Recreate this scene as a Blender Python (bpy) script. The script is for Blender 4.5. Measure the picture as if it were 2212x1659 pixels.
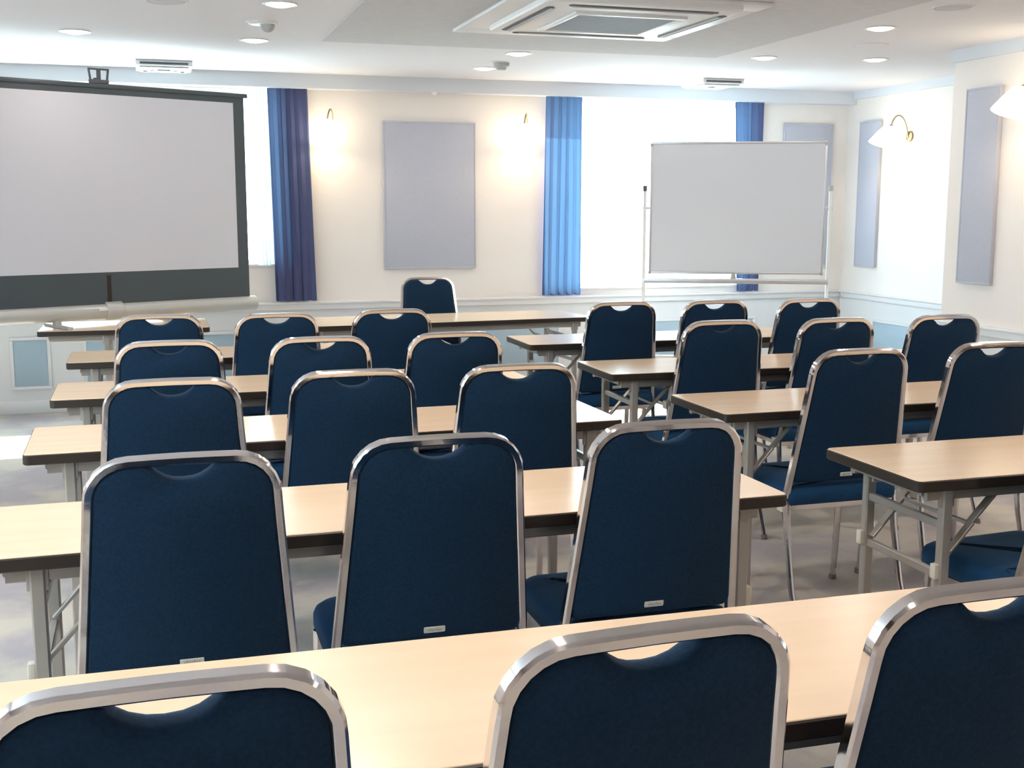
import bpy, bmesh, math, random
from math import sin, cos, pi, radians, sqrt
from mathutils import Vector, Matrix

random.seed(4)
for o in list(bpy.data.objects): bpy.data.objects.remove(o)
S = bpy.context.scene
COL = S.collection

# ---------------------------------------------------------------- camera, sky, sun, exposure
CAM = Vector((0.3765, -1.2991, 1.3784)); YAW, PITCH, ROLL, FPX = 0.29748, 0.15069, 0.00089, 2518.5
f = Vector((sin(YAW)*cos(PITCH), cos(YAW)*cos(PITCH), -sin(PITCH)))
r = Vector((cos(YAW), -sin(YAW), 0)); u = r.cross(f)
r2 = r*cos(ROLL)+u*sin(ROLL); u2 = -r*sin(ROLL)+u*cos(ROLL)
cd = bpy.data.cameras.new('camera'); cam = bpy.data.objects.new('camera', cd); COL.objects.link(cam)
cam.matrix_world = Matrix(((r2.x, u2.x, -f.x, CAM.x), (r2.y, u2.y, -f.y, CAM.y), (r2.z, u2.z, -f.z, CAM.z), (0, 0, 0, 1)))
cd.sensor_width = 36; cd.lens = FPX*36/2212; cd.clip_start = 0.05
S.camera = cam
W = bpy.data.worlds.new('sky'); S.world = W; W.use_nodes = True
bg = W.node_tree.nodes['Background']; bg.inputs[0].default_value = (0.63, 0.86, 1.0, 1); bg.inputs[1].default_value = 16.5
sd = bpy.data.lights.new('sun', 'SUN'); sd.energy = 26; sd.angle = radians(0.6); sd.color = (1.0, 0.97, 0.9)
sun = bpy.data.objects.new('sun', sd); COL.objects.link(sun)
sun.rotation_euler = Vector((-0.34, -0.80, -0.98)).to_track_quat('-Z', 'Y').to_euler()
S.view_settings.view_transform = 'Standard'; S.view_settings.look = 'None'
S.view_settings.gamma = 1; S.view_settings.use_curve_mapping = False
S.view_settings.exposure = -0.08

def lamp(x, y, z, power, size=0.13, colr=(1.0, 0.86, 0.76)):
    d = bpy.data.lights.new('ceiling_disk_light', 'AREA'); d.shape = 'DISK'; d.size = size; d.energy = power; d.color = colr
    o = bpy.data.objects.new('ceiling_disk_light', d); COL.objects.link(o); o.location = (x, y, z); return o
# the eight downlights in view, then unseen lamps added to brighten the foreground
for x, y in ((0.97, 4.183), (0.955, 5.383), (0.041, 5.332), (2.495, 5.487), (2.503, 6.264), (3.949, 3.994), (3.976, 5.225), (4.668, 5.101)): lamp(x, y, 2.265, 4)
for x in (-0.9, 0.97, 3.95):
    for y, pw in ((2.6, 11), (1.2, 11), (-0.3, 11), (-1.8, 9)): lamp(x, y, 2.265, pw)
# ---------------------------------------------------------------- materials
def mat(name, col, rough=0.5, metal=0.0, noise=None, bump=None, emit=None, estr=0, sheen=0, spec=0.5, coat=0):
    m = bpy.data.materials.new(name); m.use_nodes = True
    nt = m.node_tree; b = nt.nodes['Principled BSDF']
    b.inputs['Base Color'].default_value = (*col, 1); b.inputs['Roughness'].default_value = rough
    b.inputs['Metallic'].default_value = metal; b.inputs['Specular IOR Level'].default_value = spec
    if sheen:
        b.inputs['Sheen Weight'].default_value = sheen; b.inputs['Sheen Roughness'].default_value = 0.4
        b.inputs['Sheen Tint'].default_value = (0.45, 0.7, 1, 1)
    if coat: b.inputs['Coat Weight'].default_value = coat
    if emit: b.inputs['Emission Color'].default_value = (*emit, 1); b.inputs['Emission Strength'].default_value = estr
    tc = nt.nodes.new('ShaderNodeTexCoord')
    if noise:      # (scale, second colour, stretch)
        mp = nt.nodes.new('ShaderNodeMapping'); mp.inputs['Scale'].default_value = noise[2]
        n = nt.nodes.new('ShaderNodeTexNoise'); n.inputs['Scale'].default_value = noise[0]; n.inputs['Detail'].default_value = 5
        rp = nt.nodes.new('ShaderNodeValToRGB'); rp.color_ramp.elements[0].position = 0.35; rp.color_ramp.elements[1].position = 0.65
        rp.color_ramp.elements[0].color = (*col, 1); rp.color_ramp.elements[1].color = (*noise[1], 1)
        nt.links.new(tc.outputs['Object'], mp.inputs[0]); nt.links.new(mp.outputs[0], n.inputs[0])
        nt.links.new(n.outputs[0], rp.inputs[0]); nt.links.new(rp.outputs[0], b.inputs['Base Color'])
    if bump:       # (scale, strength)
        n = nt.nodes.new('ShaderNodeTexNoise'); n.inputs['Scale'].default_value = bump[0]; n.inputs['Detail'].default_value = 3
        bp = nt.nodes.new('ShaderNodeBump'); bp.inputs['Strength'].default_value = bump[1]; bp.inputs['Distance'].default_value = 0.003
        nt.links.new(tc.outputs['Object'], n.inputs[0]); nt.links.new(n.outputs[0], bp.inputs['Height']); nt.links.new(bp.outputs[0], b.inputs['Normal'])
    return m

M = {}
M['wall'] = mat('wallpaper', (0.80, 0.745, 0.70), 0.8, noise=(3, (0.82, 0.765, 0.72), (1, 1, 1)), bump=(150, 0.15))
M['wain'] = mat('painted_wainscot', (0.70, 0.70, 0.70), 0.45)
M['wainpanel'] = mat('blue_grey_panel', (0.36, 0.47, 0.55), 0.6, bump=(120, 0.1))
M['trim'] = mat('painted_trim', (0.74, 0.73, 0.73), 0.4)
M['ceil'] = mat('ceiling_paint', (0.74, 0.72, 0.74), 0.85, bump=(80, 0.1))
M['tile'] = mat('rock_wool_tile', (0.56, 0.55, 0.56), 0.95, noise=(14, (0.61, 0.60, 0.61), (1, 6, 1)), bump=(60, 0.5))
M['beam'] = mat('beam_paint', (0.66, 0.68, 0.72), 0.8, bump=(90, 0.1))
M['wood'] = mat('wood_laminate', (0.78, 0.59, 0.41), 0.24, noise=(2.5, (0.745, 0.555, 0.38), (1, 9, 9)), spec=0.5)
M['edge'] = mat('dark_brown_edge', (0.022, 0.014, 0.009), 0.45)
M['steel'] = mat('beige_enamelled_steel', (0.40, 0.37, 0.33), 0.3, 0.35)
M['cap'] = mat('cream_plastic', (0.62, 0.58, 0.48), 0.4)
M['chrome'] = mat('polished_chrome', (0.74, 0.71, 0.71), 0.09, 1.0, bump=(35, 0.06))
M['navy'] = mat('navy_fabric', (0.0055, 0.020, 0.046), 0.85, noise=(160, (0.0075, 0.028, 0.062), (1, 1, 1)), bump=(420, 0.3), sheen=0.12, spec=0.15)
M['seat'] = mat('navy_fabric_lit', (0.007, 0.04, 0.10), 0.85, noise=(160, (0.010, 0.05, 0.12), (1, 1, 1)), bump=(420, 0.3), sheen=0.2, spec=0.15)  # lighter navy: window light on the seats is put into the colour
M['tag'] = mat('metal_maker_plate', (0.62, 0.62, 0.58), 0.4, 0.3)
M['tagmark'] = mat('dark_print', (0.33, 0.34, 0.33), 0.6)
M['rubber'] = mat('black_rubber', (0.02, 0.02, 0.02), 0.7)
M['tip'] = mat('grey_rubber', (0.20, 0.19, 0.18), 0.7)
M['panel'] = mat('acoustic_panel_cloth', (0.46, 0.47, 0.54), 0.9, noise=(90, (0.48, 0.49, 0.56), (1, 1, 1)), bump=(300, 0.3))
M['screen'] = mat('matte_screen', (0.63, 0.62, 0.66), 0.5)
M['black'] = mat('black_screen_cloth', (0.06, 0.075, 0.085), 0.42)
M['case'] = mat('grey_enamel_case', (0.50, 0.49, 0.46), 0.3, 0.2)
M['board'] = mat('whiteboard_enamel', (0.66, 0.67, 0.71), 0.12, spec=0.7)
M['alu'] = mat('brushed_aluminium', (0.62, 0.62, 0.64), 0.35, 0.7)
M['white'] = mat('white_plastic', (0.78, 0.77, 0.76), 0.4)
M['grille'] = mat('grey_grille', (0.48, 0.52, 0.55), 0.6)
M['slot'] = mat('dark_slot', (0.10, 0.10, 0.11), 0.7)
M['grey'] = mat('grey_plastic', (0.42, 0.42, 0.41), 0.6)
M['brass'] = mat('aged_brass', (0.35, 0.30, 0.18), 0.35, 0.9)
M['lamp'] = mat('lit_downlight', (1, 1, 1), 0.5, emit=(1.0, 0.90, 0.84), estr=7)
M['shade'] = mat('lit_glass_shade', (0.9, 0.85, 0.78), 0.4, emit=(1.0, 0.84, 0.60), estr=7.0)
def carpet():
    m = mat('carpet', (0.55, 0.49, 0.43), 0.95, bump=(500, 0.6), spec=0.2)
    nt = m.node_tree; b = nt.nodes['Principled BSDF']; tc = nt.nodes.new('ShaderNodeTexCoord')
    n = nt.nodes.new('ShaderNodeTexNoise'); n.inputs['Scale'].default_value = 1.7; n.inputs['Detail'].default_value = 6; n.inputs['Roughness'].default_value = 0.6
    rp = nt.nodes.new('ShaderNodeValToRGB'); e = rp.color_ramp.elements
    e[0].position = 0.40; e[0].color = (0.43, 0.39, 0.40, 1); e[1].position = 0.56; e[1].color = (0.60, 0.54, 0.46, 1)
    nt.links.new(tc.outputs['Object'], n.inputs[0]); nt.links.new(n.outputs[0], rp.inputs[0]); nt.links.new(rp.outputs[0], b.inputs['Base Color'])
    return m
M['carpet'] = carpet()
def cloth(name, col, tr, w):
    m = bpy.data.materials.new(name); m.use_nodes = True; nt = m.node_tree; nt.nodes.clear()
    o = nt.nodes.new('ShaderNodeOutputMaterial'); mx = nt.nodes.new('ShaderNodeMixShader')
    d = nt.nodes.new('ShaderNodeBsdfDiffuse'); t = nt.nodes.new('ShaderNodeBsdfTranslucent')
    n = nt.nodes.new('ShaderNodeTexNoise'); n.inputs['Scale'].default_value = 300
    bp = nt.nodes.new('ShaderNodeBump'); bp.inputs['Strength'].default_value = 0.3; bp.inputs['Distance'].default_value = 0.002
    nt.links.new(n.outputs[0], bp.inputs['Height']); nt.links.new(bp.outputs[0], d.inputs['Normal'])
    d.inputs[0].default_value = (*col, 1); t.inputs[0].default_value = (*tr, 1); mx.inputs[0].default_value = w
    nt.links.new(d.outputs[0], mx.inputs[1]); nt.links.new(t.outputs[0], mx.inputs[2]); nt.links.new(mx.outputs[0], o.inputs[0])
    return m
M['curtain'] = cloth('navy_curtain_cloth', (0.11, 0.115, 0.24), (0.07, 0.165, 0.28), 0.25)
M['sheer'] = cloth('white_sheer_cloth', (0.75, 0.8, 0.82), (0.8, 0.88, 0.9), 0.6)
def glass():
    m = bpy.data.materials.new('window_glass'); m.use_nodes = True; nt = m.node_tree; nt.nodes.clear()
    o = nt.nodes.new('ShaderNodeOutputMaterial'); mx = nt.nodes.new('ShaderNodeMixShader'); mx.inputs[0].default_value = 0.06
    t = nt.nodes.new('ShaderNodeBsdfTransparent'); t.inputs[0].default_value = (0.96, 0.98, 0.98, 1)
    g = nt.nodes.new('ShaderNodeBsdfGlossy'); g.inputs['Roughness'].default_value = 0.02
    nt.links.new(t.outputs[0], mx.inputs[1]); nt.links.new(g.outputs[0], mx.inputs[2]); nt.links.new(mx.outputs[0], o.inputs[0])
    return m
M['glass'] = glass()

# ---------------------------------------------------------------- mesh helpers
def bx(bm, lo, hi, bev=0.0, rot=None, org=None, seg=2):
    lo = Vector(lo); hi = Vector(hi); c = (lo+hi)/2; s = hi-lo
    g = bmesh.ops.create_cube(bm, size=1)['verts']
    for v in g: v.co = Vector((v.co.x*s.x, v.co.y*s.y, v.co.z*s.z))+c
    if bev:
        es = list({e for v in g for e in v.link_edges})
        res = bmesh.ops.bevel(bm, geom=es, offset=bev, segments=seg, affect='EDGES', profile=0.5)
        g = list({v for fc in res['faces'] for v in fc.verts} | {v for v in g if v.is_valid})
    if rot is not None:
        bmesh.ops.transform(bm, matrix=Matrix.Translation(Vector(org))@rot.to_4x4()@Matrix.Translation(-Vector(org)), verts=[v for v in g if v.is_valid])
    return g
def bar(bm, p0, p1, w, d, up=(0, 0, 1), w1=None, d1=None, bev=0.15):
    """rectangular bar with chamfered edges between two points; w across, d along 'up'"""
    p0 = Vector(p0); p1 = Vector(p1); w1 = w if w1 is None else w1; d1 = d if d1 is None else d1
    t = (p1-p0).normalized(); up = Vector(up)
    if abs(t.dot(up)) > 0.95: up = Vector((0, 1, 0))
    x = t.cross(up).normalized(); y = x.cross(t)
    rings = []
    for p, a, b in ((p0, w, d), (p1, w1, d1)):
        c = min(a, b)*bev
        pr = [(-a/2+c, -b/2), (a/2-c, -b/2), (a/2, -b/2+c), (a/2, b/2-c), (a/2-c, b/2), (-a/2+c, b/2), (-a/2, b/2-c), (-a/2, -b/2+c)]
        rings.append([bm.verts.new(p+x*i+y*j) for i, j in pr])
    skin(bm, rings)
def skin(bm, rings, caps=True, closed=False):
    n = len(rings[0]); k = len(rings)
    for i in range(k if closed else k-1):
        A = rings[i]; B = rings[(i+1) % k]
        for j in range(n): bm.faces.new((A[j], A[(j+1) % n], B[(j+1) % n], B[j]))
    if caps and not closed: bm.faces.new(rings[0][::-1]); bm.faces.new(rings[-1])
def sweep(bm, pts, prof, fixed):
    """sweep a 2D profile along points; profile axis 2 follows 'fixed' (frame normal)"""
    pts = [Vector(p) for p in pts]; fixed = Vector(fixed).normalized(); rings = []
    for i, p in enumerate(pts):
        a = pts[max(i-1, 0)]; b = pts[min(i+1, len(pts)-1)]; t = (b-a).normalized()
        fx = (fixed-t*fixed.dot(t)).normalized(); x = t.cross(fx)
        sc = 1.0
        if 0 < i < len(pts)-1:
            c = max(0.5, cos((p-a).angle(b-p)/2)); sc = 1/c
        rings.append([bm.verts.new(p+x*q[0]*sc+fx*q[1]) for q in prof])
    skin(bm, rings)
def tube(bm, pts, rad, n=10, fixed=(0, 1, 0.01)):
    rs = rad if isinstance(rad, (list, tuple)) else [rad]*len(pts)
    pts = [Vector(p) for p in pts]; rings = []
    ref = Vector(fixed)
    for i, p in enumerate(pts):
        t = (pts[min(i+1, len(pts)-1)]-pts[max(i-1, 0)]).normalized()
        x = t.cross(ref)
        if x.length < 1e-3: x = t.cross(Vector((1, 0, 0)))
        x.normalize(); y = x.cross(t)
        rings.append([bm.verts.new(p+(x*cos(2*pi*k/n)+y*sin(2*pi*k/n))*rs[i]) for k in range(n)])
    skin(bm, rings)
def lathe(bm, prof, n=28, mtx=None):
    """prof: (radius, z) list; ends with r=0 close"""
    rings = []; mtx = mtx or Matrix.Identity(4)
    for rr, z in prof:
        if rr < 1e-6: rings.append([bm.verts.new(mtx@Vector((0, 0, z)))])
        else: rings.append([bm.verts.new(mtx@Vector((rr*cos(2*pi*k/n), rr*sin(2*pi*k/n), z))) for k in range(n)])
    for A, B in zip(rings, rings[1:]):
        for j in range(n):
            a0, a1 = A[j % len(A)], A[(j+1) % len(A)]; b0, b1 = B[j % len(B)], B[(j+1) % len(B)]
            vs = []
            for v in (a0, a1, b1, b0):
                if v not in vs: vs.append(v)
            if len(vs) > 2: bm.faces.new(vs)
def slab(bm, outline, prof, fn):
    """outline: closed 2D loop; prof: list of (inset, depth); fn(u,v,depth)->Vector"""
    n = len(outline); P = [Vector((a, b)) for a, b in outline]
    nr = []
    for i in range(n):
        e0 = (P[i]-P[i-1]).normalized(); e1 = (P[(i+1) % n]-P[i]).normalized()
        m = Vector((-(e0.y+e1.y), e0.x+e1.x)); m.normalize(); nr.append(m/max(0.5, m.dot(Vector((-e0.y, e0.x)))))
    rings = [[bm.verts.new(fn(P[i].x+nr[i].x*a, P[i].y+nr[i].y*a, d)) for i in range(n)] for a, d in prof]
    skin(bm, rings)
def rrect(w, h, rd, seg=5, cx=0, cy=0):
    out = []
    for sx, sy, a in ((1, -1, -90), (1, 1, 0), (-1, 1, 90), (-1, -1, 180)):
        for k in range(seg+1):
            t = radians(a+90*k/seg); out.append((cx+sx*(w/2-rd)+rd*cos(t), cy+sy*(h/2-rd)+rd*sin(t)))
    return out
def obj(name, bm, m, parent=None, smooth=35, loc=None):
    bmesh.ops.recalc_face_normals(bm, faces=bm.faces)
    me = bpy.data.meshes.new(name); bm.to_mesh(me); bm.free()
    me.materials.append(M[m] if isinstance(m, str) else m)
    if smooth:
        for p in me.polygons: p.use_smooth = True
        me.set_sharp_from_angle(angle=radians(smooth))
    o = bpy.data.objects.new(name, me); COL.objects.link(o)
    if parent: o.parent = parent
    if loc: o.location = loc
    return o
def B(): return bmesh.new()
def box_obj(name, lo, hi, m, parent=None, bev=0.0):
    bm = B(); bx(bm, lo, hi, bev); return obj(name, bm, m, parent, smooth=35 if bev else 0)
def thing(name, label, cat, loc=(0, 0, 0), rz=0, group=None):
    o = bpy.data.objects.new(name, None); COL.objects.link(o); o.empty_display_size = 0.1
    o.location = loc; o.rotation_euler = (0, 0, rz); return tag(o, label, cat, group)
def tag(o, label, cat, group=None):
    o['label'] = label; o['category'] = cat
    if group: o['group'] = group
    return o
def struct(o): o['kind'] = 'structure'; return o
def dup(root, loc, rz, label, group=None, rot=None):
    q = root.copy(); COL.objects.link(q); q.location = loc; q.rotation_euler = rot if rot else (0, 0, rz); q['label'] = label
    if group: q['group'] = group
    def kids(a, b):
        for ch in a.children:
            if ch.type == 'LIGHT' or ch.type in ('MESH', 'EMPTY'):
                c = ch.copy(); COL.objects.link(c); c.parent = b; c.matrix_parent_inverse = ch.matrix_parent_inverse.copy(); kids(ch, c)
    kids(root, q)
    return q

# ---------------------------------------------------------------- room
ZC = 2.277; YB = 6.93; YW = 7.05; XR = 5.748; XP = 4.889; YP = 4.627; XL = -1.9; YK = -3.6
ZR = 0.69        # chair rail
WIN = [(-0.85, 1.22), (3.20, 4.88)]; WZ = (0.97, 2.19); WZ2 = 0.76
struct(box_obj('floor', (XL-0.2, YK-0.2, -0.1), (XR+0.2, YW+0.2, 0), 'carpet'))
struct(box_obj('ceiling', (XL-0.2, YK-0.2, ZC), (XR+0.2, YW+0.2, ZC+0.12), 'ceil'))
bm = B(); y0, y1 = YW, YW+0.2
bx(bm, (XL-0.2, y0, ZR), (WIN[1][0], y1, WZ[0])); bx(bm, (WIN[1][1], y0, ZR), (XR+0.2, y1, WZ[0])); bx(bm, (WIN[1][0], y0, ZR), (WIN[1][1], y1, WZ2)); bx(bm, (XL-0.2, y0, WZ[1]), (XR+0.2, y1, ZC))
for a, b in ((XL-0.2, WIN[0][0]), (WIN[0][1], WIN[1][0]), (WIN[1][1], XR+0.2)): bx(bm, (a, y0, WZ[0]), (b, y1, WZ[1]))
wf = struct(obj('wall_front', bm, 'wall', smooth=0))
struct(box_obj('trim_1', (XL, YW, 0), (XR+0.2, YW+0.2, ZR), 'wain'))                # wainscot below the rail
struct(box_obj('wall_right', (XR, YP-0.2, 0), (XR+0.2, YW, ZC), 'wall'))
struct(box_obj('wall_pier', (XP, YK, 0), (XP+0.2, YP, ZC), 'wall'))
struct(box_obj('wall_pier_return', (XP+0.2, YP-0.2, 0), (XR, YP, ZC), 'wall'))
struct(box_obj('wall_back', (XL, YK-0.2, 0), (XP+0.2, YK, ZC), mat('darkened_back_wall', (0.13, 0.08, 0.055), 0.5, noise=(2, (0.10, 0.06, 0.04), (8, 1, 0.4)))))  # unseen wall, coloured dark so the chrome rims reflect a dim room
# left wall with one window (outside the frame, it brings the bluish daylight on the left)
LWS = ((-0.6, 0.8), (1.6, 3.0)); bm = B()
bx(bm, (XL-0.2, YK, 0), (XL, YW, WZ[0])); bx(bm, (XL-0.2, YK, WZ[1]), (XL, YW, ZC))
for a, b in ((YK, -0.6), (0.8, 1.6), (3.0, YW)): bx(bm, (XL-0.2, a, WZ[0]), (XL, b, WZ[1]))
struct(obj('wall_left', bm, 'wall', smooth=0))
# beam over the windows, cornices
struct(box_obj('trim_2', (XL, YB, 2.18), (XR, YW, ZC), 'beam'))
bm = B(); sweep(bm, [(XR-0.02, YB, ZC-0.03), (XR-0.02, YP, ZC-0.03)], [(-0.02, -0.03), (0.02, -0.03), (0.02, 0.03), (-0.02, 0.03)], (0, 0, 1)); struct(obj('trim_3', bm, 'beam', smooth=0))
struct(box_obj('trim_4', (XP-0.03, YK, ZC-0.07), (XP, YP+0.005, ZC), 'beam'))
def rail(name, lo, hi, axis):
    """chair rail: a wide moulding with a nosing above a bead"""
    bm = B(); bx(bm, lo, hi, 0.006)
    l2 = list(lo); h2 = list(hi)
    l2[2] = hi[2]-0.014; h2[2] = hi[2]+0.004
    if axis == 'x': l2[1] -= 0.014
    else: l2[0] -= 0.014
    bx(bm, l2, h2, 0.005); struct(obj(name, bm, 'trim'))
rail('trim_5', (XL, YW-0.022, ZR-0.035), (XR, YW, ZR+0.02), 'x')
rail('trim_6', (XR-0.022, YP, ZR-0.035), (XR, YW-0.03, ZR+0.02), 'y')
rail('trim_7', (XP-0.022, YK, ZR-0.035), (XP, YP, ZR+0.02), 'y')
struct(box_obj('trim_8', (XR-0.006, YP, 0), (XR, YW-0.03, ZR-0.035), 'wain'))
struct(box_obj('trim_9', (XP-0.006, YK, 0), (XP, YP, ZR-0.035), 'wain'))
struct(box_obj('baseboard_front', (XL, YW-0.018, 0), (XR-0.03, YW, 0.09), 'trim', bev=0.004))
struct(box_obj('baseboard_right', (XR-0.024, YP, 0), (XR-0.006, YW-0.018, 0.09), 'trim', bev=0.004))
struct(box_obj('baseboard_pier', (XP-0.024, YK, 0), (XP-0.006, YP, 0.09), 'trim', bev=0.004))
# windows
def window(name, axis, a, b, out, inn, zlo=WZ[0]):
    e = bpy.data.objects.new(name, None); COL.objects.link(e); struct(e)
    def bb(bm, a0, a1, z0, z1, d0, d1, bev=0.0):
        if axis == 'x': bx(bm, (a0, d0, z0), (a1, d1, z1), bev)
        else: bx(bm, (d0, a0, z0), (d1, a1, z1), bev)
    d0, d1 = (out, out+0.05)
    z0, z1 = zlo, WZ[1]; bm = B(); t = 0.035
    for q in ((a, b, z0, z0+t), (a, b, z1-t, z1), (a, a+t, z0+t, z1-t), (b-t, b, z0+t, z1-t)): bb(bm, *q, d0, d1)
    obj('window_frame', bm, 'white', e, smooth=0)
    bm = B(); bb(bm, a+t, b-t, z0+t, z1-t, d0+0.022, d0+0.028); obj('pane', bm, 'glass', e, smooth=0)
    bm = B(); lo, hi = min(inn, d0), max(inn, d0+0.0)
    bb(bm, a+0.002, b-0.002, z0, z0+0.012, lo, hi); obj('window_sill', bm, 'trim', e, smooth=0)
    if axis == 'x' and a < 0:
        bm = B(); bb(bm, b-0.115, b-0.065, z0+0.01, z0+0.16, d0-0.03, d0, 0.005); obj('window_latch', bm, 'grey', e)
window('window_1', 'x', *WIN[0], YW+0.12, YW-0.02)
window('window_2', 'x', *WIN[1], YW+0.12, YW-0.02, WZ2)
for i_, lw in enumerate(LWS): window('window_%d' % (3+i_), 'y', *lw, XL-0.17, XL)
# ground outside, seen through nothing but it bounces the sun towards the ceiling
struct(box_obj('ground', (-30, YW+0.4, -3.2), (40, 45, -3.0), mat('sunlit_ground', (0.62, 0.60, 0.56), 0.9, noise=(0.6, (0.5, 0.5, 0.46), (1, 1, 1)))))

# ceiling: darker rock wool field
bm = B(); bx(bm, (1.31, -1.4, ZC-0.005), (3.685, 5.30, ZC-0.0005)); struct(obj('trim_10', bm, 'tile', smooth=0))

# wainscot panels (raised, blue grey)
def wain(lo, hi, nm, lab):
    o = thing('wainscot_panel', lab, 'panel', ((lo[0]+hi[0])/2, hi[1], lo[2]), 0, 'blue grey panels below the chair rail')
    c = Vector(o.location); l = Vector(lo)-c; h = Vector(hi)-c
    if h.x-l.x > h.y-l.y:
        a = B(); bx(a, (l.x, l.y, l.z), (h.x, h.y, h.z), 0.003); obj('panel_face', a, 'wainpanel', o)
        a = B(); t = 0.022
        for q in (((l.x-t, l.y-0.006, l.z-t), (h.x+t, h.y, l.z)), ((l.x-t, l.y-0.006, h.z), (h.x+t, h.y, h.z+t)), ((l.x-t, l.y-0.006, l.z), (l.x, h.y, h.z)), ((h.x, l.y-0.006, l.z), (h.x+t, h.y, h.z))): bx(a, *q, 0.003)
    else:
        a = B(); bx(a, (l.x, l.y, l.z), (h.x, h.y, h.z), 0.003); obj('panel_face', a, 'wainpanel', o)
        a = B(); t = 0.022
        for q in (((l.x-0.006, l.y-t, l.z-t), (h.x, h.y+t, l.z)), ((l.x-0.006, l.y-t, h.z), (h.x, h.y+t, h.z+t)), ((l.x-0.006, l.y-t, l.z), (h.x, l.y, h.z)), ((l.x-0.006, h.y, l.z), (h.x, h.y+t, h.z))): bx(a, *q, 0.003)
    obj('panel_frame', a, 'wain', o)
wain((-0.54, YW-0.008, 0.185), (-0.33, YW, 0.495), '', 'narrow blue grey wainscot panel below the projection screen, at far left')
wain((-0.08, YW-0.008, 0.185), (0.92, YW, 0.495), '', 'wide blue grey wainscot panel behind the left chairs under the screen')
wain((2.35, YW-0.008, 0.185), (3.30, YW, 0.495), '', 'blue grey wainscot panel low behind the middle of the front tables')
wain((3.95, YW-0.008, 0.185), (4.95, YW, 0.495), '', 'blue grey wainscot panel under the right window below the whiteboard')
wain((XR-0.014, 5.10, 0.185), (XR-0.006, 6.55, 0.495), '', 'blue grey wainscot panel low on the right wall beyond the pier')

# ---------------------------------------------------------------- folding tables
TD = 0.436; TZ = 0.70; TT = 0.030
def table_parts(t, Lx, D, inset=(0.12, 0.10)):
    """origin: floor under the near left corner"""
    ol = rrect(Lx, D, 0.018, 4, Lx/2, D/2)
    bm = B(); slab(bm, rrect(Lx-0.006, D-0.006, 0.016, 4, Lx/2, D/2), [(0, TZ-0.006), (0, TZ-0.0012), (0.0012, TZ)], lambda a, b, d: Vector((a, b, d))); obj('tabletop', bm, 'wood', t)
    bm = B(); slab(bm, ol, [(0.003, TZ-TT), (0, TZ-TT+0.003), (0, TZ-0.004), (0.003, TZ-0.0015)], lambda a, b, d: Vector((a, b, d))); obj('edge_band', bm, 'edge', t)
    zr = TZ-TT
    bm = B()
    for y in (0.055, D-0.055): bar(bm, (0.06, y, zr-0.0175), (Lx-0.06, y, zr-0.0175), 0.022, 0.035)
    for x in (0.065, Lx/2, Lx-0.065): bar(bm, (x, 0.06, zr-0.013), (x, D-0.06, zr-0.013), 0.022, 0.026)
    obj('under_frame', bm, 'steel', t)
    for x, s in ((inset[0], 1), (Lx-inset[1], -1)):
        for y in (0.050, D-0.050):
            bm = B(); bar(bm, (x, y, zr-0.005), (x, y, 0.022), 0.03, 0.026); g = obj('leg', bm, 'steel', t)
            bm = B(); bx(bm, (x-0.018, y-0.016, 0), (x+0.018, y+0.016, 0.03), 0.004); obj('foot_cap', bm, 'cap', g)
            bm = B(); bx(bm, (x-s*0.021-0.008, y-0.011, 0.425), (x-s*0.021+0.008, y+0.011, 0.465), 0.003); obj('roller', bm, 'cap', g)
        bm = B()
        for z in (0.565, 0.43): bar(bm, (x, 0.06, z), (x, D-0.06, z), 0.016, 0.022)
        obj('stretcher', bm, 'steel', t)
        bm = B()
        for y in (0.072, D-0.072):
            bar(bm, (x, y, 0.45), (x+s*0.10, y, 0.56), 0.008, 0.024, up=(0, 1, 0))
            bar(bm, (x+s*0.095, y+0.009, 0.55), (x+s*0.19, y+0.009, zr-0.02), 0.008, 0.024, up=(0, 1, 0))
            bx(bm, (x+s*0.19-0.03, y-0.012, zr-0.032), (x+s*0.19+0.03, y+0.016, zr), 0.003)
            bx(bm, (x-0.022, y-0.03, zr-0.055), (x+0.022, y-0.018, zr), 0.003)
        bar(bm, (x+s*0.098, 0.084, 0.556), (x+s*0.098, D-0.084, 0.556), 0.01, 0.01)
        obj('folding_brace', bm, 'steel', t)
ROWS = [  # name, near left x, near edge y, rotation, label
 ('L1', 0.000, 0.000, -0.015, 'nearest pale wood folding table with dark edge, running across the bottom of the photo'),
 ('L2', 0.006, 1.095, 0.008, 'pale wood folding table second from the camera on the left side'),
 ('L3', 0.003, 2.120, 0.018, 'pale wood folding table in the middle of the five on the left side'),
 ('L4', 0.002, 3.075, 0.007, 'pale wood folding table second from the projection screen on the left side'),
 ('L5', -0.010, 4.120, 0.005, 'pale wood folding table nearest the projection screen in the student rows'),
 ('R1', 2.183, 1.117, -0.004, 'nearest pale wood folding table on the right side, with open legs in view'),
 ('R2', 2.165, 2.133, 0.005, 'pale wood folding table second from the camera on the right side'),
 ('R3', 2.156, 3.087, -0.016, 'pale wood folding table third from the camera on the right side'),
 ('R4', 2.155, 4.176, -0.008, 'farthest pale wood folding table of the right side, before the whiteboard'),
]
def row_pos(x0, y0, th, Lx=1.8):   # rotate about the table's centre
    return (x0+Lx/2-(Lx/2*cos(th)-TD/2*sin(th)), y0+TD/2-(Lx/2*sin(th)+TD/2*cos(th)), 0)
TG = 'rows of folding tables for the audience'
t0 = None; TABLE = {}
for n, x, y, th, lab in ROWS:
    p = row_pos(x, y, th)
    if t0 is None: t0 = thing('folding_table', lab, 'table', p, th, TG); table_parts(t0, 1.8, TD); q = t0
    else: q = dup(t0, p, th, lab, TG)
    TABLE[n] = (x, y, th)
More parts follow.
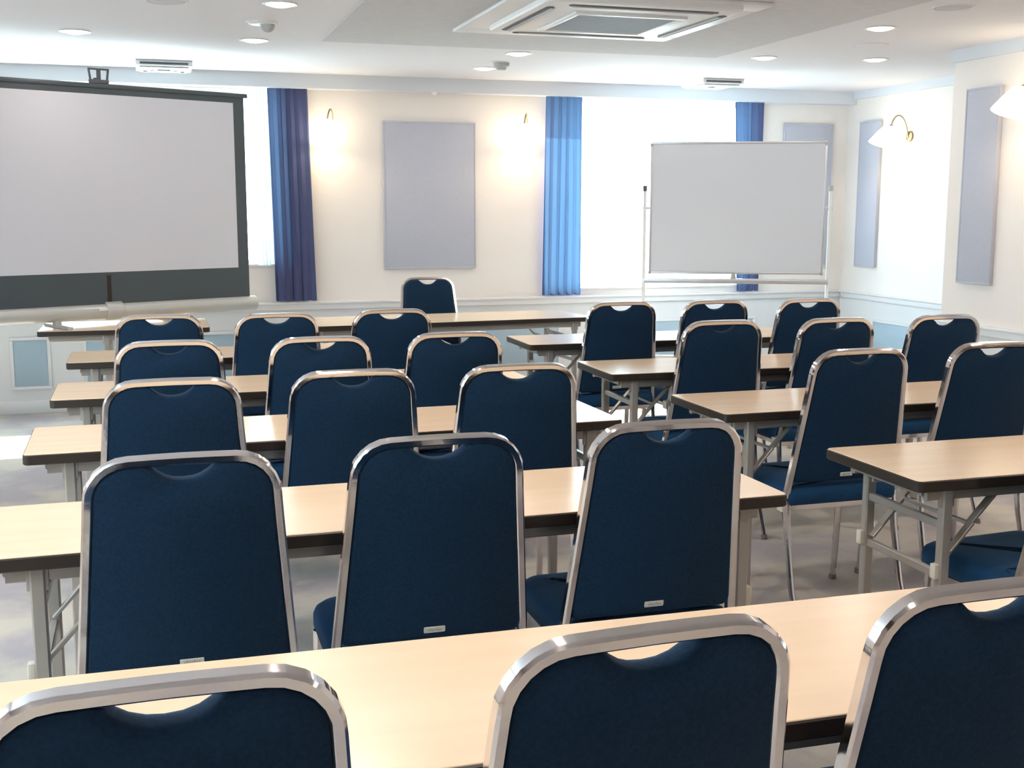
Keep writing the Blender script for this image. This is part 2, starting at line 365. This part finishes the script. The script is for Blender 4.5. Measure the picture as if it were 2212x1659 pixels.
ft = thing('folding_table', 'front folding table at the left, carrying the projection screen', 'table', (-0.25, 5.535, 0), 0.0, 'front tables before the cream wall'); table_parts(ft, 0.92, 0.56, (0.36, 0.08))
ft2 = thing('folding_table', 'front folding table in the middle, the lone chair facing us behind it', 'table', (1.19, 5.39, 0), 0.062, 'front tables before the cream wall'); table_parts(ft2, 1.80, 0.56)

# ---------------------------------------------------------------- banquet chairs
def chair(label, group):
    """origin: floor under the top of the back; +y towards the table"""
    t = thing('banquet_chair', label, 'chair', (0, 0, 0), 0, group)
    H = 0.925; zb = 0.46; wt = 0.171; wb = 0.203; yb = 0.085; fw = 0.019; fd = 0.024
    def bk(uu, z, d=0.0):            # point on the reclined back plane, d towards the sitter
        k = (H-z)/(H-zb); y = yb*k
        return Vector((uu, y+d*0.985, z+d*0.17))
    hw = lambda z: wt+(wb-wt)*(H-0.09-z)/(H-0.09-zb)
    # frame path
    R = 0.074; L = [(-hw(zz), zz) for zz in (zb-0.04, 0.53, 0.62, 0.71, 0.79)]
    cx, cz = wt-R, H-fw/2-R
    L += [(-cx-R*cos(radians(a)), cz+R*sin(radians(a))) for a in (0, 15, 30, 45, 60, 75, 90)]
    pts = L+[(-0.05, H-fw/2+0.001), (0, H-fw/2+0.0015), (0.05, H-fw/2+0.001)]+[(-a, b) for a, b in L[::-1]]
    c = 0.004
    pr = [(-fw/2+c, -fd/2), (fw/2-c, -fd/2), (fw/2, -fd/2+c), (fw/2, fd/2-c), (fw/2-c, fd/2), (-fw/2+c, fd/2), (-fw/2, fd/2-c), (-fw/2, -fd/2+c)]
    bm = B(); sweep(bm, [bk(a, b) for a, b in pts], pr, (0, 0.985, 0.17)); obj('back_frame', bm, 'chrome', t)
    # upholstered back with the half moon hand hole under the top bar
    g = fw/2-0.001; Ri = R-g
    out = [(-hw(0.48)+g+0.016, 0.476), (hw(0.48)-g-0.016, 0.476), (hw(0.48)-g-0.004, 0.481), (hw(0.49)-g, 0.494)]
    for zz in (0.56, 0.64, 0.72, 0.80): out.append((hw(zz)-g, zz))
    ztop = H-fw+0.001
    out += [(cx+Ri*cos(radians(a)), cz+Ri*sin(radians(a))) for a in (0, 15, 30, 45, 60, 75, 88)]
    nt = [(0.072, ztop+0.001), (0.063, ztop-0.001), (0.056, ztop-0.005), (0.046, ztop-0.0145), (0.032, ztop-0.0235), (0.017, ztop-0.0285), (0, ztop-0.030)]
    out += nt+[(-a, b) for a, b in nt[-2::-1]]
    out += [(-(cx+Ri*cos(radians(a))), cz+Ri*sin(radians(a))) for a in (88, 75, 60, 45, 30, 15, 0)]
    for zz in (0.80, 0.72, 0.64, 0.56): out.append((-hw(zz)+g, zz))
    out += [(-hw(0.49)+g, 0.494), (-hw(0.48)+g+0.004, 0.481)]
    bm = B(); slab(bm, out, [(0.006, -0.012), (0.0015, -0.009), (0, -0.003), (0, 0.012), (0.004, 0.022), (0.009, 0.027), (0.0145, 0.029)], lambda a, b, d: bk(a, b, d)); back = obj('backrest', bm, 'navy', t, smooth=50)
    # maker's plate low on the rear of the back
    bm = B(); slab(bm, rrect(0.046, 0.0135, 0.002, 2, 0.003, 0.499), [(0, -0.012), (0, -0.0135), (0.0006, -0.0142)], lambda a, b, d: bk(a, b, d)); pl = obj('maker_plate', bm, 'tag', back)
    bm = B()
    for k in range(7):
        x0 = -0.0125+k*0.0046; w = 0.0034; zz = 0.499+0.0009*sin(k*2.1); h = 0.0022+0.0008*((k*5) % 3)
        slab(bm, [(x0, zz-h), (x0+w, zz-h*0.6), (x0+w, zz+h), (x0+w*0.3, zz+h*0.7)], [(0, -0.0141), (0, -0.0146)], lambda a, b, d: bk(a, b, d))
    obj('worn_print', bm, 'tagmark', pl, smooth=0)
    # seat
    sw, sd0, sd1 = 0.42, 0.065, 0.47
    ol = []
    for sx, sy, a, rd in ((1, -1, -90, 0.03), (1, 1, 0, 0.075), (-1, 1, 90, 0.075), (-1, -1, 180, 0.03)):
        yy = sd0+rd if sy < 0 else sd1-rd
        for k in range(7):
            an = radians(a+90*k/6); ol.append((sx*(sw/2-rd)+rd*cos(an), yy+rd*sin(an)))
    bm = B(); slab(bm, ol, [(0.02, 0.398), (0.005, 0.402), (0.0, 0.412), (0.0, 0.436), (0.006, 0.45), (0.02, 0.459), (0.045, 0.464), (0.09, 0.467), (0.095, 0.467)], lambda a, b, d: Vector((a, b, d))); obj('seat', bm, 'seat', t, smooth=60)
    bm = B()
    bar(bm, (-0.19, 0.09, 0.389), (-0.19, 0.43, 0.389), 0.02, 0.022); bar(bm, (0.19, 0.09, 0.389), (0.19, 0.43, 0.389), 0.02, 0.022)
    bar(bm, (-0.19, 0.42, 0.389), (0.19, 0.42, 0.389), 0.02, 0.022); bar(bm, (-0.2, 0.094, 0.389), (0.2, 0.094, 0.389), 0.02, 0.022)
    obj('seat_frame', bm, 'chrome', t)
    for s in (-1, 1):
        bm = B(); p = [bk(s*hw(zb-0.04), zb-0.036), Vector((s*0.2045, 0.088, 0.40)), Vector((s*0.206, 0.075, 0.30)), Vector((s*0.208, 0.03, 0.12)), Vector((s*0.21, -0.015, 0.008))]
        tube(bm, p, [0.0125, 0.0125, 0.012, 0.011, 0.010]); l1 = obj('leg', bm, 'chrome', t)
        bm = B(); tube(bm, [(s*0.2095, -0.012, 0.018), (s*0.2103, -0.017, 0.0)], [0.0135, 0.0135]); obj('foot_tip', bm, 'tip', l1)
        bm = B(); tube(bm, [(s*0.198, 0.40, 0.398), (s*0.2, 0.405, 0.30), (s*0.203, 0.42, 0.12), (s*0.205, 0.432, 0.008)], [0.0125, 0.012, 0.011, 0.010]); l2 = obj('leg', bm, 'chrome', t)
        bm = B(); tube(bm, [(s*0.2048, 0.431, 0.018), (s*0.2052, 0.433, 0.0)], [0.0135, 0.0135]); obj('foot_tip', bm, 'tip', l2)
        bm = B(); bx(bm, (s*0.204-0.012, 0.098, 0.372), (s*0.204+0.012, 0.135, 0.412), 0.004); obj('stacking_bumper', bm, 'cap', t)
    return t
ORD = ['left', 'middle', 'right']
DESC = {'L1': 'at the nearest table, cut by the photo edge', 'L2': 'at the second left table from the camera', 'L3': 'at the third left table from the camera',
        'L4': 'at the fourth left table from the camera', 'L5': 'at the left table nearest the screen', 'R1': 'at the nearest right table, only its seat in view',
        'R2': 'at the second right table from the camera', 'R3': 'at the third right table from the camera', 'R4': 'at the right table nearest the whiteboard'}
CH = {  # row: [(x, dy, rotation)]
 'L1': [(0.368, -0.180, 0.003), (0.882, -0.180, 0.045), (1.356, -0.155, -0.012)],
 'L2': [(0.413, -0.19, 0.0), (0.908, -0.16, 0.0), (1.417, -0.15, 0.0)],
 'L3': [(0.411, -0.21, 0.0), (0.901, -0.19, 0.0), (1.386, -0.21, 0.0)],
 'L4': [(0.417, -0.24, 0.0), (0.929, -0.27, 0.0), (1.423, -0.26, 0.0)],
 'L5': [(0.390, -0.26, 0.0), (0.876, -0.34, 0.0), (1.392, -0.28, 0.0)],
 'R1': [(2.605, -0.19, 0.08)],
 'R2': [(2.559, -0.18, 0.0), (3.102, -0.15, 0.0)],
 'R3': [(2.573, -0.15, 0.0), (3.078, -0.18, 0.0), (3.600, -0.18, 0.0)],
 'R4': [(2.543, -0.24, 0.0), (3.027, -0.27, 0.0), (3.521, -0.32, 0.0)],
}
c0 = None
for n, lst in CH.items():
    x0, y0, th = TABLE[n]
    for k, (x, dy, rz) in enumerate(lst):
        seat = ORD[k] if len(lst) == 3 else ('sole' if len(lst) == 1 else ['left', 'right'][k])
        lab = 'navy chrome-rimmed chair, %s one ' % seat+DESC[n] if len(lst) > 1 else 'navy chrome-rimmed chair '+DESC[n]
        y = y0+(x-x0-0.9)*th
        p = (x, y+dy, 0); grp = 'navy banquet chairs at the audience tables'
        if c0 is None: c0 = chair(lab, grp); c0.location = p; c0.rotation_euler = (0, 0, rz)
        else: dup(c0, p, rz, lab, grp)
dup(c0, (2.085, 6.17, 0), pi+0.03, 'navy chair facing the camera behind the middle front table')

# ---------------------------------------------------------------- whiteboard on its stand
def whiteboard():
    t = thing('whiteboard', 'mobile whiteboard on a silver stand, before the right window', 'whiteboard', (4.355, 6.24, 0), -0.42)
    w, z0, z1 = 1.225, 0.905, 1.835; h = w/2
    bm = B(); bx(bm, (-h+0.01, -0.010, z0+0.01), (h-0.01, 0.010, z1-0.01)); obj('board', bm, 'board', t, smooth=0)
    bm = B()
    for q in (((-h, -0.014, z0), (h, 0.014, z0+0.016)), ((-h, -0.014, z1-0.016), (h, 0.014, z1)), ((-h, -0.014, z0+0.016), (-h+0.014, 0.014, z1-0.016)), ((h-0.014, -0.014, z0+0.016), (h, 0.014, z1-0.016))): bx(bm, *q, 0.003)
    fr = obj('board_frame', bm, 'alu', t)
    for sx in (-1, 1):
        for z in (z0, z1):
            bm = B(); zz = z0-0.003 if z == z0 else z1+0.003-0.034
            bx(bm, (sx*h-0.017 if sx > 0 else -h-0.003, -0.018, zz), (h+0.003 if sx > 0 else -h+0.017, 0.018, zz+0.02), 0.004); obj('corner_cap', bm, 'grey', fr)
    bm = B(); tube(bm, [(-0.012, -0.012, z0-0.045), (-0.012, -0.012, z0+0.003)], [0.026, 0.012]); obj('tilt_lock', bm, 'grey', t)
    for s in (-1, 1):
        bm = B(); bar(bm, (s*(h+0.035), 0, 0.09), (s*(h+0.035), 0, 1.52), 0.022, 0.03); p = obj('post', bm, 'white', t)
        bm = B(); tube(bm, [(s*(h-0.004), 0, 1.37), (s*(h+0.05), 0, 1.37)], 0.011); obj('pivot', bm, 'alu', p)
        bm = B(); bx(bm, (s*(h+0.035)-0.014, -0.018, 1.49), (s*(h+0.035)+0.014, 0.018, 1.53), 0.004); obj('post_cap', bm, 'slot' if s < 0 else 'grey', p)
        bm = B(); bar(bm, (s*(h+0.035), -0.26, 0.085), (s*(h+0.035), 0.26, 0.085), 0.03, 0.03); ft_ = obj('foot', bm, 'alu', t)
        for yy in (-0.235, 0.235):
            bm = B(); tube(bm, [(s*(h+0.035)-0.012, yy, 0.034), (s*(h+0.035)+0.012, yy, 0.034)], 0.034, 18, (0, 0, 1)); bar(bm, (s*(h+0.035), yy, 0.03), (s*(h+0.035), yy, 0.08), 0.036, 0.02); obj('caster', bm, 'rubber', ft_)
    bm = B(); bx(bm, (-h-0.035, -0.045, 0.838), (h+0.035, 0.012, 0.872), 0.004); obj('pen_tray', bm, 'alu', t)
    bm = B(); bar(bm, (-h-0.035, 0, 0.30), (h+0.035, 0, 0.30), 0.025, 0.025); obj('crossbar', bm, 'alu', t)
whiteboard()

# ---------------------------------------------------------------- projection screen standing on the front table
def pscreen():
    t = thing('projection_screen', 'large pull-up projection screen with black borders on the front table', 'projection screen', (0.145, 5.87, TZ), radians(24.4))
    z = lambda q: q-TZ
    bm = B(); bx(bm, (-0.885, -0.002, z(0.80)), (0.885, 0.002, z(2.045))); obj('black_border', bm, 'black', t, smooth=0)
    bm = B(); bx(bm, (-0.812, -0.0035, z(1.003)), (0.812, -0.002, z(2.007))); obj('projection_surface', bm, 'screen', t, smooth=0)
    bm = B(); bx(bm, (-0.91, -0.011, z(2.040)), (0.91, 0.011, z(2.066)), 0.004); tb = obj('top_bar', bm, 'black', t)
    cxh = -0.02; bm = B()
    bx(bm, (cxh-0.055, -0.012, z(2.066)), (cxh+0.055, 0.012, z(2.088)), 0.003)
    for s in (-1, 1): bar(bm, (cxh+s*0.048, 0, z(2.085)), (cxh+s*0.056, 0, z(2.145)), 0.010, 0.012)
    bar(bm, (cxh-0.06, 0, z(2.145)), (cxh+0.06, 0, z(2.145)), 0.012, 0.010); bar(bm, (cxh, 0, z(2.085)), (cxh, 0, z(2.14)), 0.022, 0.012)
    obj('carrying_handle', bm, 'slot', tb)
    bm = B(); bar(bm, (cxh, 0.035, z(0.80)), (cxh, 0.035, z(2.10)), 0.03, 0.02); bar(bm, (cxh, 0.005, z(2.09)), (cxh, 0.035, z(2.09)), 0.02, 0.012); obj('support_post', bm, 'black', t)
    # cloth seam over the post on the lower black drop
    bm = B(); bx(bm, (cxh-0.012, -0.0045, z(0.80)), (cxh+0.012, -0.002, z(0.985))); obj('seam', bm, 'edge', t, smooth=0)
    bm = B(); lathe(bm, [(0, -0.93), (0.04, -0.93), (0.0455, -0.925), (0.0455, 0.925), (0.04, 0.93), (0, 0.93)], 24, Matrix.Translation((0, 0.01, z(0.776)))@Matrix.Rotation(pi/2, 4, 'Y')); cs = obj('screen_case', bm, 'case', t)
    bm = B(); lathe(bm, [(0, -0.05), (0.052, -0.05), (0.056, -0.044), (0.056, 0.044), (0.052, 0.05), (0, 0.05)], 24, Matrix.Translation((0.0, 0.01, z(0.778)))@Matrix.Rotation(pi/2, 4, 'Y')); obj('centre_collar', bm, 'case', cs)
    bm = B(); bx(bm, (-0.10, -0.047, z(0.785)), (-0.052, -0.020, z(0.80)), 0.003); obj('latch', bm, 'white', cs)
    for s in (-1, 1):
        bm = B(); bar(bm, (s*0.33, -0.19, 0.008), (s*0.33, 0.17, 0.008), 0.03, 0.016); bx(bm, (s*0.33-0.018, -0.02, 0.01), (s*0.33+0.018, 0.03, 0.045), 0.004)
        obj('foot', bm, 'grey', t)
pscreen()

# ---------------------------------------------------------------- curtains
def curtain(label, xt0, xt1, xb0, xb1, z0=0.725, z1=2.18, y=6.995, pleats=5, amp=0.02, m='curtain', name='curtain', grp='navy curtains at the windows', cat='curtain'):
    o0 = Vector(((xt0+xt1)/2, y, z0)); bm = B(); n = pleats*8; nz = 14
    for side in (0, 1):
        grid = []
        for j in range(nz+1):
            k = j/nz; row = []
            for i in range(n+1):
                a = i/n; x = (xb0+(xb1-xb0)*a)*(1-k)+(xt0+(xt1-xt0)*a)*k
                ph = a*pleats*2*pi+0.5*sin(5*a+k*1.5)
                am = amp*(1-0.45*k)*(0.75+0.35*sin(11*a+2))
                row.append(bm.verts.new(Vector((x+0.006*sin(2*ph), y+am*sin(ph)+side*0.003, z0+(z1-z0)*k-0.004*abs(sin(ph*0.5))*(j == 0)))-o0))
            grid.append(row)
        for j in range(nz):
            for i in range(n):
                q = (grid[j][i], grid[j][i+1], grid[j+1][i+1], grid[j+1][i])
                bm.faces.new(q if side == 0 else q[::-1])
        if side == 0: break
    return tag(obj(name, bm, m, smooth=80, loc=o0), label, cat, grp)
curtain('navy pleated curtain beside the projection screen, left of the cream wall', 1.165, 1.44, 1.19, 1.478)
curtain('blue pleated curtain in the middle, at the left edge of the right window', 3.175, 3.46, 3.155, 3.462)
curtain('short looking blue curtain partly hidden behind the whiteboard', 4.715, 4.965, 4.775, 4.965, pleats=4)
G2 = 'white sheer curtains gathered beside the navy ones'
curtain('white sheer curtain gathered beside the projection screen', 1.06, 1.15, 1.08, 1.165, z0=0.975, y=7.02, pleats=4, amp=0.012, m='sheer', name='sheer_curtain', grp=G2)
curtain('white sheer curtain gathered above the whiteboard', 4.60, 4.70, 4.62, 4.725, z0=0.975, y=7.02, pleats=4, amp=0.012, m='sheer', name='sheer_curtain', grp=G2)

# ---------------------------------------------------------------- acoustic wall panels
def apanel(label, w, h, loc, rz):
    t = thing('wall_panel', label, 'wall panel', loc, rz, 'grey acoustic panels on the walls')
    bm = B(); bx(bm, (-w/2+0.01, -0.026, 0.01), (w/2-0.01, -0.001, h-0.01), 0.004); obj('panel_cloth', bm, 'panel', t)
    bm = B(); t2 = 0.011
    for q in (((-w/2, -0.028, 0), (w/2, 0, t2)), ((-w/2, -0.028, h-t2), (w/2, 0, h)), ((-w/2, -0.028, t2), (-w/2+t2, 0, h-t2)), ((w/2-t2, -0.028, t2), (w/2, 0, h-t2))): bx(bm, *q, 0.002)
    obj('panel_frame', bm, 'panel', t); return t
apanel('large grey acoustic panel in the middle of the cream front wall', 0.68, 1.045, (2.31, YW, 0.935), 0)
apanel('grey acoustic panel on the front wall, half hidden by the whiteboard', 0.44, 1.12, (5.39, YW, 0.91), 0)
apanel('narrow looking bluish acoustic panel on the recessed right wall', 0.27, 1.12, (XR, 6.70, 0.915), -pi/2)
apanel('grey acoustic panel on the right pier beside the big lit lamp', 0.285, 1.10, (XP, 4.335, 0.945), -pi/2)

# ---------------------------------------------------------------- wall sconces
def sconce(label, power):
    """origin on the wall; -y into the room"""
    t = thing('wall_sconce', label, 'wall lamp', (0, 0, 0), 0, 'lit wall sconces')
    bm = B(); lathe(bm, [(0, 0), (0.035, 0), (0.04, 0.004), (0.036, 0.012), (0.012, 0.018), (0.01, 0.026), (0, 0.026)], 20, Matrix.Translation((0.05, 0, 0.035))@Matrix.Rotation(pi/2, 4, 'X')); obj('backplate', bm, 'brass', t)
    top = Vector((0, -0.135, 0.105))
    bm = B(); pts = []
    P0, P1, P2, P3 = Vector((0.05, -0.02, 0.035)), Vector((0.06, -0.05, 0.20)), Vector((0.02, -0.12, 0.24)), top+Vector((0, 0, -0.005))
    for k in range(13):
        a = k/12; pts.append(P0*(1-a)**3+P1*3*a*(1-a)**2+P2*3*a*a*(1-a)+P3*a**3)
    tube(bm, pts, 0.0055, 8); obj('arm', bm, 'brass', t)
    tilt = Matrix.Translation(top)@Matrix.Rotation(radians(-16), 4, 'X')
    bm = B(); lathe(bm, [(0.012, 0.012), (0.018, 0.0), (0.016, -0.014), (0.0, -0.014)], 16, tilt); obj('shade_holder', bm, 'brass', t)
    bm = B(); lathe(bm, [(0.010, 0), (0.045, -0.004), (0.058, -0.018), (0.085, -0.06), (0.122, -0.128), (0.126, -0.136), (0.122, -0.136), (0.083, -0.063), (0.056, -0.022), (0.043, -0.008), (0.010, -0.004)], 36, tilt); sh = obj('lamp_shade', bm, 'shade', t, smooth=60)
    bm = B(); bmesh.ops.create_uvsphere(bm, u_segments=16, v_segments=10, radius=0.028, matrix=tilt@Matrix.Translation((0, 0, -0.075))); obj('bulb', bm, M['bulb'], t)
    return t
M['bulb'] = mat('lit_bulb', (1, 1, 1), 0.5, emit=(1.0, 0.74, 0.46), estr=60)
sc = sconce('lit sconce on the cream wall, beside the navy curtain near the screen', 8)
sc.location = (1.563, YW, 1.86)
dup(sc, (2.985, YW, 1.86), 0, 'lit sconce on the cream wall, just left of the middle blue curtain')
dup(sc, (XR, 6.27, 1.86), -pi/2, 'washed out white sconce on the bright recessed right wall')
dup(sc, (XP, 3.89, 1.89), -pi/2, 'large lit white sconce on the right pier, cropped by the photo edge')

# ---------------------------------------------------------------- ceiling fittings
def downlight(label):
    t = thing('downlight', label, 'ceiling light', (0, 0, ZC), 0, 'round recessed downlights')
    bm = B(); lathe(bm, [(0.066, 0.0), (0.078, 0.0), (0.080, -0.003), (0.076, -0.006), (0.066, -0.004), (0.066, 0.0)], 32); obj('trim_ring', bm, 'white', t)
    bm = B(); lathe(bm, [(0, -0.016), (0.03, -0.0145), (0.05, -0.0095), (0.062, -0.003), (0.066, -0.0005), (0, -0.0005)], 32); obj('diffuser', bm, 'lamp', t)
    return t
# eight lamps in view
DL = [(0.97, 4.183, 'lit downlight cropped at the top edge, left part of the ceiling'), (0.955, 5.383, 'lit downlight just above the left ceiling vent, nearest the dark tile field'),
      (0.041, 5.332, 'lit downlight farthest left on the ceiling'), (2.495, 5.487, 'lit downlight right behind the tile field, beside the smoke detector'),
      (2.503, 6.264, 'lit downlight nearest the front wall beam, beside the smoke detector'), (3.949, 3.994, 'lit downlight nearest the camera on the right'),
      (3.976, 5.225, 'lit downlight at the right corner of the dark tile field'), (4.668, 5.101, 'lit downlight farthest right, close to the right wall pier')]
d0 = None
for x, y, lab in DL:
    if d0 is None: d0 = downlight(lab); d0.location = (x, y, ZC)
    else: dup(d0, (x, y, ZC), 0, lab)
def disc(name, label, cat, x, y, rd, m, h=0.01, prof=None, group=None):
    t = thing(name, label, cat, (x, y, ZC), 0, group)
    bm = B(); lathe(bm, prof or [(0, -h), (rd*0.8, -h), (rd*0.95, -h*0.7), (rd, 0), (0, 0)], 32); obj('cover', bm, m, t)
    bm = B(); lathe(bm, [(rd, 0), (rd*1.12, 0), (rd*1.1, -0.004), (rd, -0.004), (rd, 0)], 32); obj('rim', bm, 'ceil', t)
    return t
disc('ceiling_speaker', 'round grey ceiling speaker at the top right of the photo', 'speaker', 3.898, 3.358, 0.085, 'tile', 0.004, group='round ceiling speakers')
disc('ceiling_speaker', 'round grey ceiling speaker cut by the top edge, on the left', 'speaker', 0.483, 4.26, 0.085, 'tile', 0.004, group='round ceiling speakers')
disc('ceiling_vent', 'flat round flush ceiling disc near the right downlights', 'vent', 4.267, 4.555, 0.09, 'ceil', 0.006)
disc('smoke_detector', 'small grey smoke detector between the two middle downlights', 'detector', 2.526, 5.945, 0.05, 'grey', prof=[(0, -0.045), (0.028, -0.045), (0.034, -0.03), (0.05, -0.022), (0.052, 0), (0, 0)])
t = disc('ceiling_spotlight', 'unlit swivel ceiling spot, half white half grey, by the left downlights', 'ceiling light', 0.938, 4.747, 0.07, 'white', 0.012)
bm = B(); bmesh.ops.create_uvsphere(bm, u_segments=16, v_segments=10, radius=0.036, matrix=Matrix.Translation((0.03, 0, -0.012))); obj('lamp_head', bm, 'grey', t)
t = thing('emergency_sensor', 'tiny white sensor dome under the beam above the large panel', 'sensor', (2.33, YB+0.03, 2.18))
bm = B(); lathe(bm, [(0, -0.02), (0.012, -0.018), (0.022, -0.008), (0.024, 0), (0, 0)], 20); obj('dome', bm, 'white', t)
# air diffusers by the beam
def diffuser(label, x0, x1, y0_, y1_):
    t = thing('air_diffuser', label, 'vent', ((x0+x1)/2, (y0_+y1_)/2, ZC), 0, 'square ceiling air diffusers by the beam')
    a, b = (x1-x0)/2, (y1_-y0_)/2
    bm = B(); bx(bm, (-a, -b, -0.035), (a, b, 0), 0.004); obj('housing', bm, 'white', t)
    for k in range(3):
        bm = B(); s = a*(0.86-0.26*k); s2 = b*(0.86-0.26*k)
        for q in (((-s, -s2, -0.043), (s, -s2+0.02, -0.035)), ((-s, s2-0.02, -0.043), (s, s2, -0.035)), ((-s, -s2+0.02, -0.043), (-s+0.02, s2-0.02, -0.035)), ((s-0.02, -s2+0.02, -0.043), (s, s2-0.02, -0.035))): bx(bm, *q)
        obj('vane', bm, 'grey' if k % 2 == 0 else 'white', t, smooth=0)
    bm = B(); bx(bm, (-a*0.85, -b-0.003, -0.026), (a*0.85, -b+0.001, -0.014)); obj('slot', bm, 'slot', t, smooth=0)
diffuser('square white air diffuser against the beam above the projection screen', 0.325, 0.665, 6.45, 6.80)
diffuser('square grey air diffuser against the beam above the right window', 4.13, 4.45, 6.36, 6.72)
# ceiling cassette air conditioner
def cassette():
    t = thing('ceiling_air_conditioner', 'white square cassette air conditioner in the grey tile field', 'air conditioner', (2.465, 4.055, ZC-0.005))
    bm = B(); h = 0.585
    for q in (((-h, -h, -0.016), (h, -h+0.16, 0)), ((-h, h-0.16, -0.016), (h, h, 0)), ((-h, -h+0.16, -0.016), (-h+0.16, h-0.16, 0)), ((h-0.16, -h+0.16, -0.016), (h, h-0.16, 0))): bx(bm, *q, 0.003)
    obj('surround', bm, 'white', t)
    cy = -0.10; a = 0.465; bm = B(); slab(bm, rrect(2*a, 2*a, 0.05, 5, 0, cy), [(0, 0.0), (0, -0.032), (0.006, -0.040), (0.02, -0.044)], lambda x, y, d: Vector((x, y, d))); pn = obj('fascia', bm, 'white', t)
    for i in range(4):
        an = i*pi/2; c, s = cos(an), sin(an); ux = Vector((c, s, 0)); n = Vector((-s, c, 0)); bm = B()
        ctr = Vector((0, cy, -0.045))+n*(a-0.055)
        slab(bm, rrect(0.70, 0.036, 0.016, 4), [(0, -0.002), (0, 0.001)], lambda x, y, d: ctr+ux*x+n*y+Vector((0, 0, d))); obj('air_slot', bm, 'slot', pn)
        bm = B(); slab(bm, rrect(0.66, 0.02, 0.006, 3), [(0, -0.006), (0, -0.001)], lambda x, y, d: ctr+ux*x+n*(y-0.014)+Vector((0, 0, d))); obj('louvre', bm, 'grey', pn)
    bm = B(); g = 0.27
    for q in ((-g, -g, g, -g+0.03), (-g, g-0.03, g, g), (-g, -g+0.03, -g+0.03, g-0.03), (g-0.03, -g+0.03, g, g-0.03)): bx(bm, (q[0], q[1]+cy, -0.056), (q[2], q[3]+cy, -0.043), 0.003)
    gf = obj('grille_frame', bm, 'white', pn)
    bm = B(); bx(bm, (-g+0.02, -g+0.02+cy, -0.047), (g-0.02, g-0.02+cy, -0.043)); obj('filter', bm, 'grille', gf, smooth=0)
    bm = B(); k = -g+0.045
    while k < g-0.04:
        bx(bm, (-g+0.03, k+cy, -0.052), (g-0.03, k+cy+0.005, -0.047)); k += 0.02
    o = obj('grille_slats', bm, 'grille', gf, smooth=0); o['kind'] = 'stuff'
cassette()
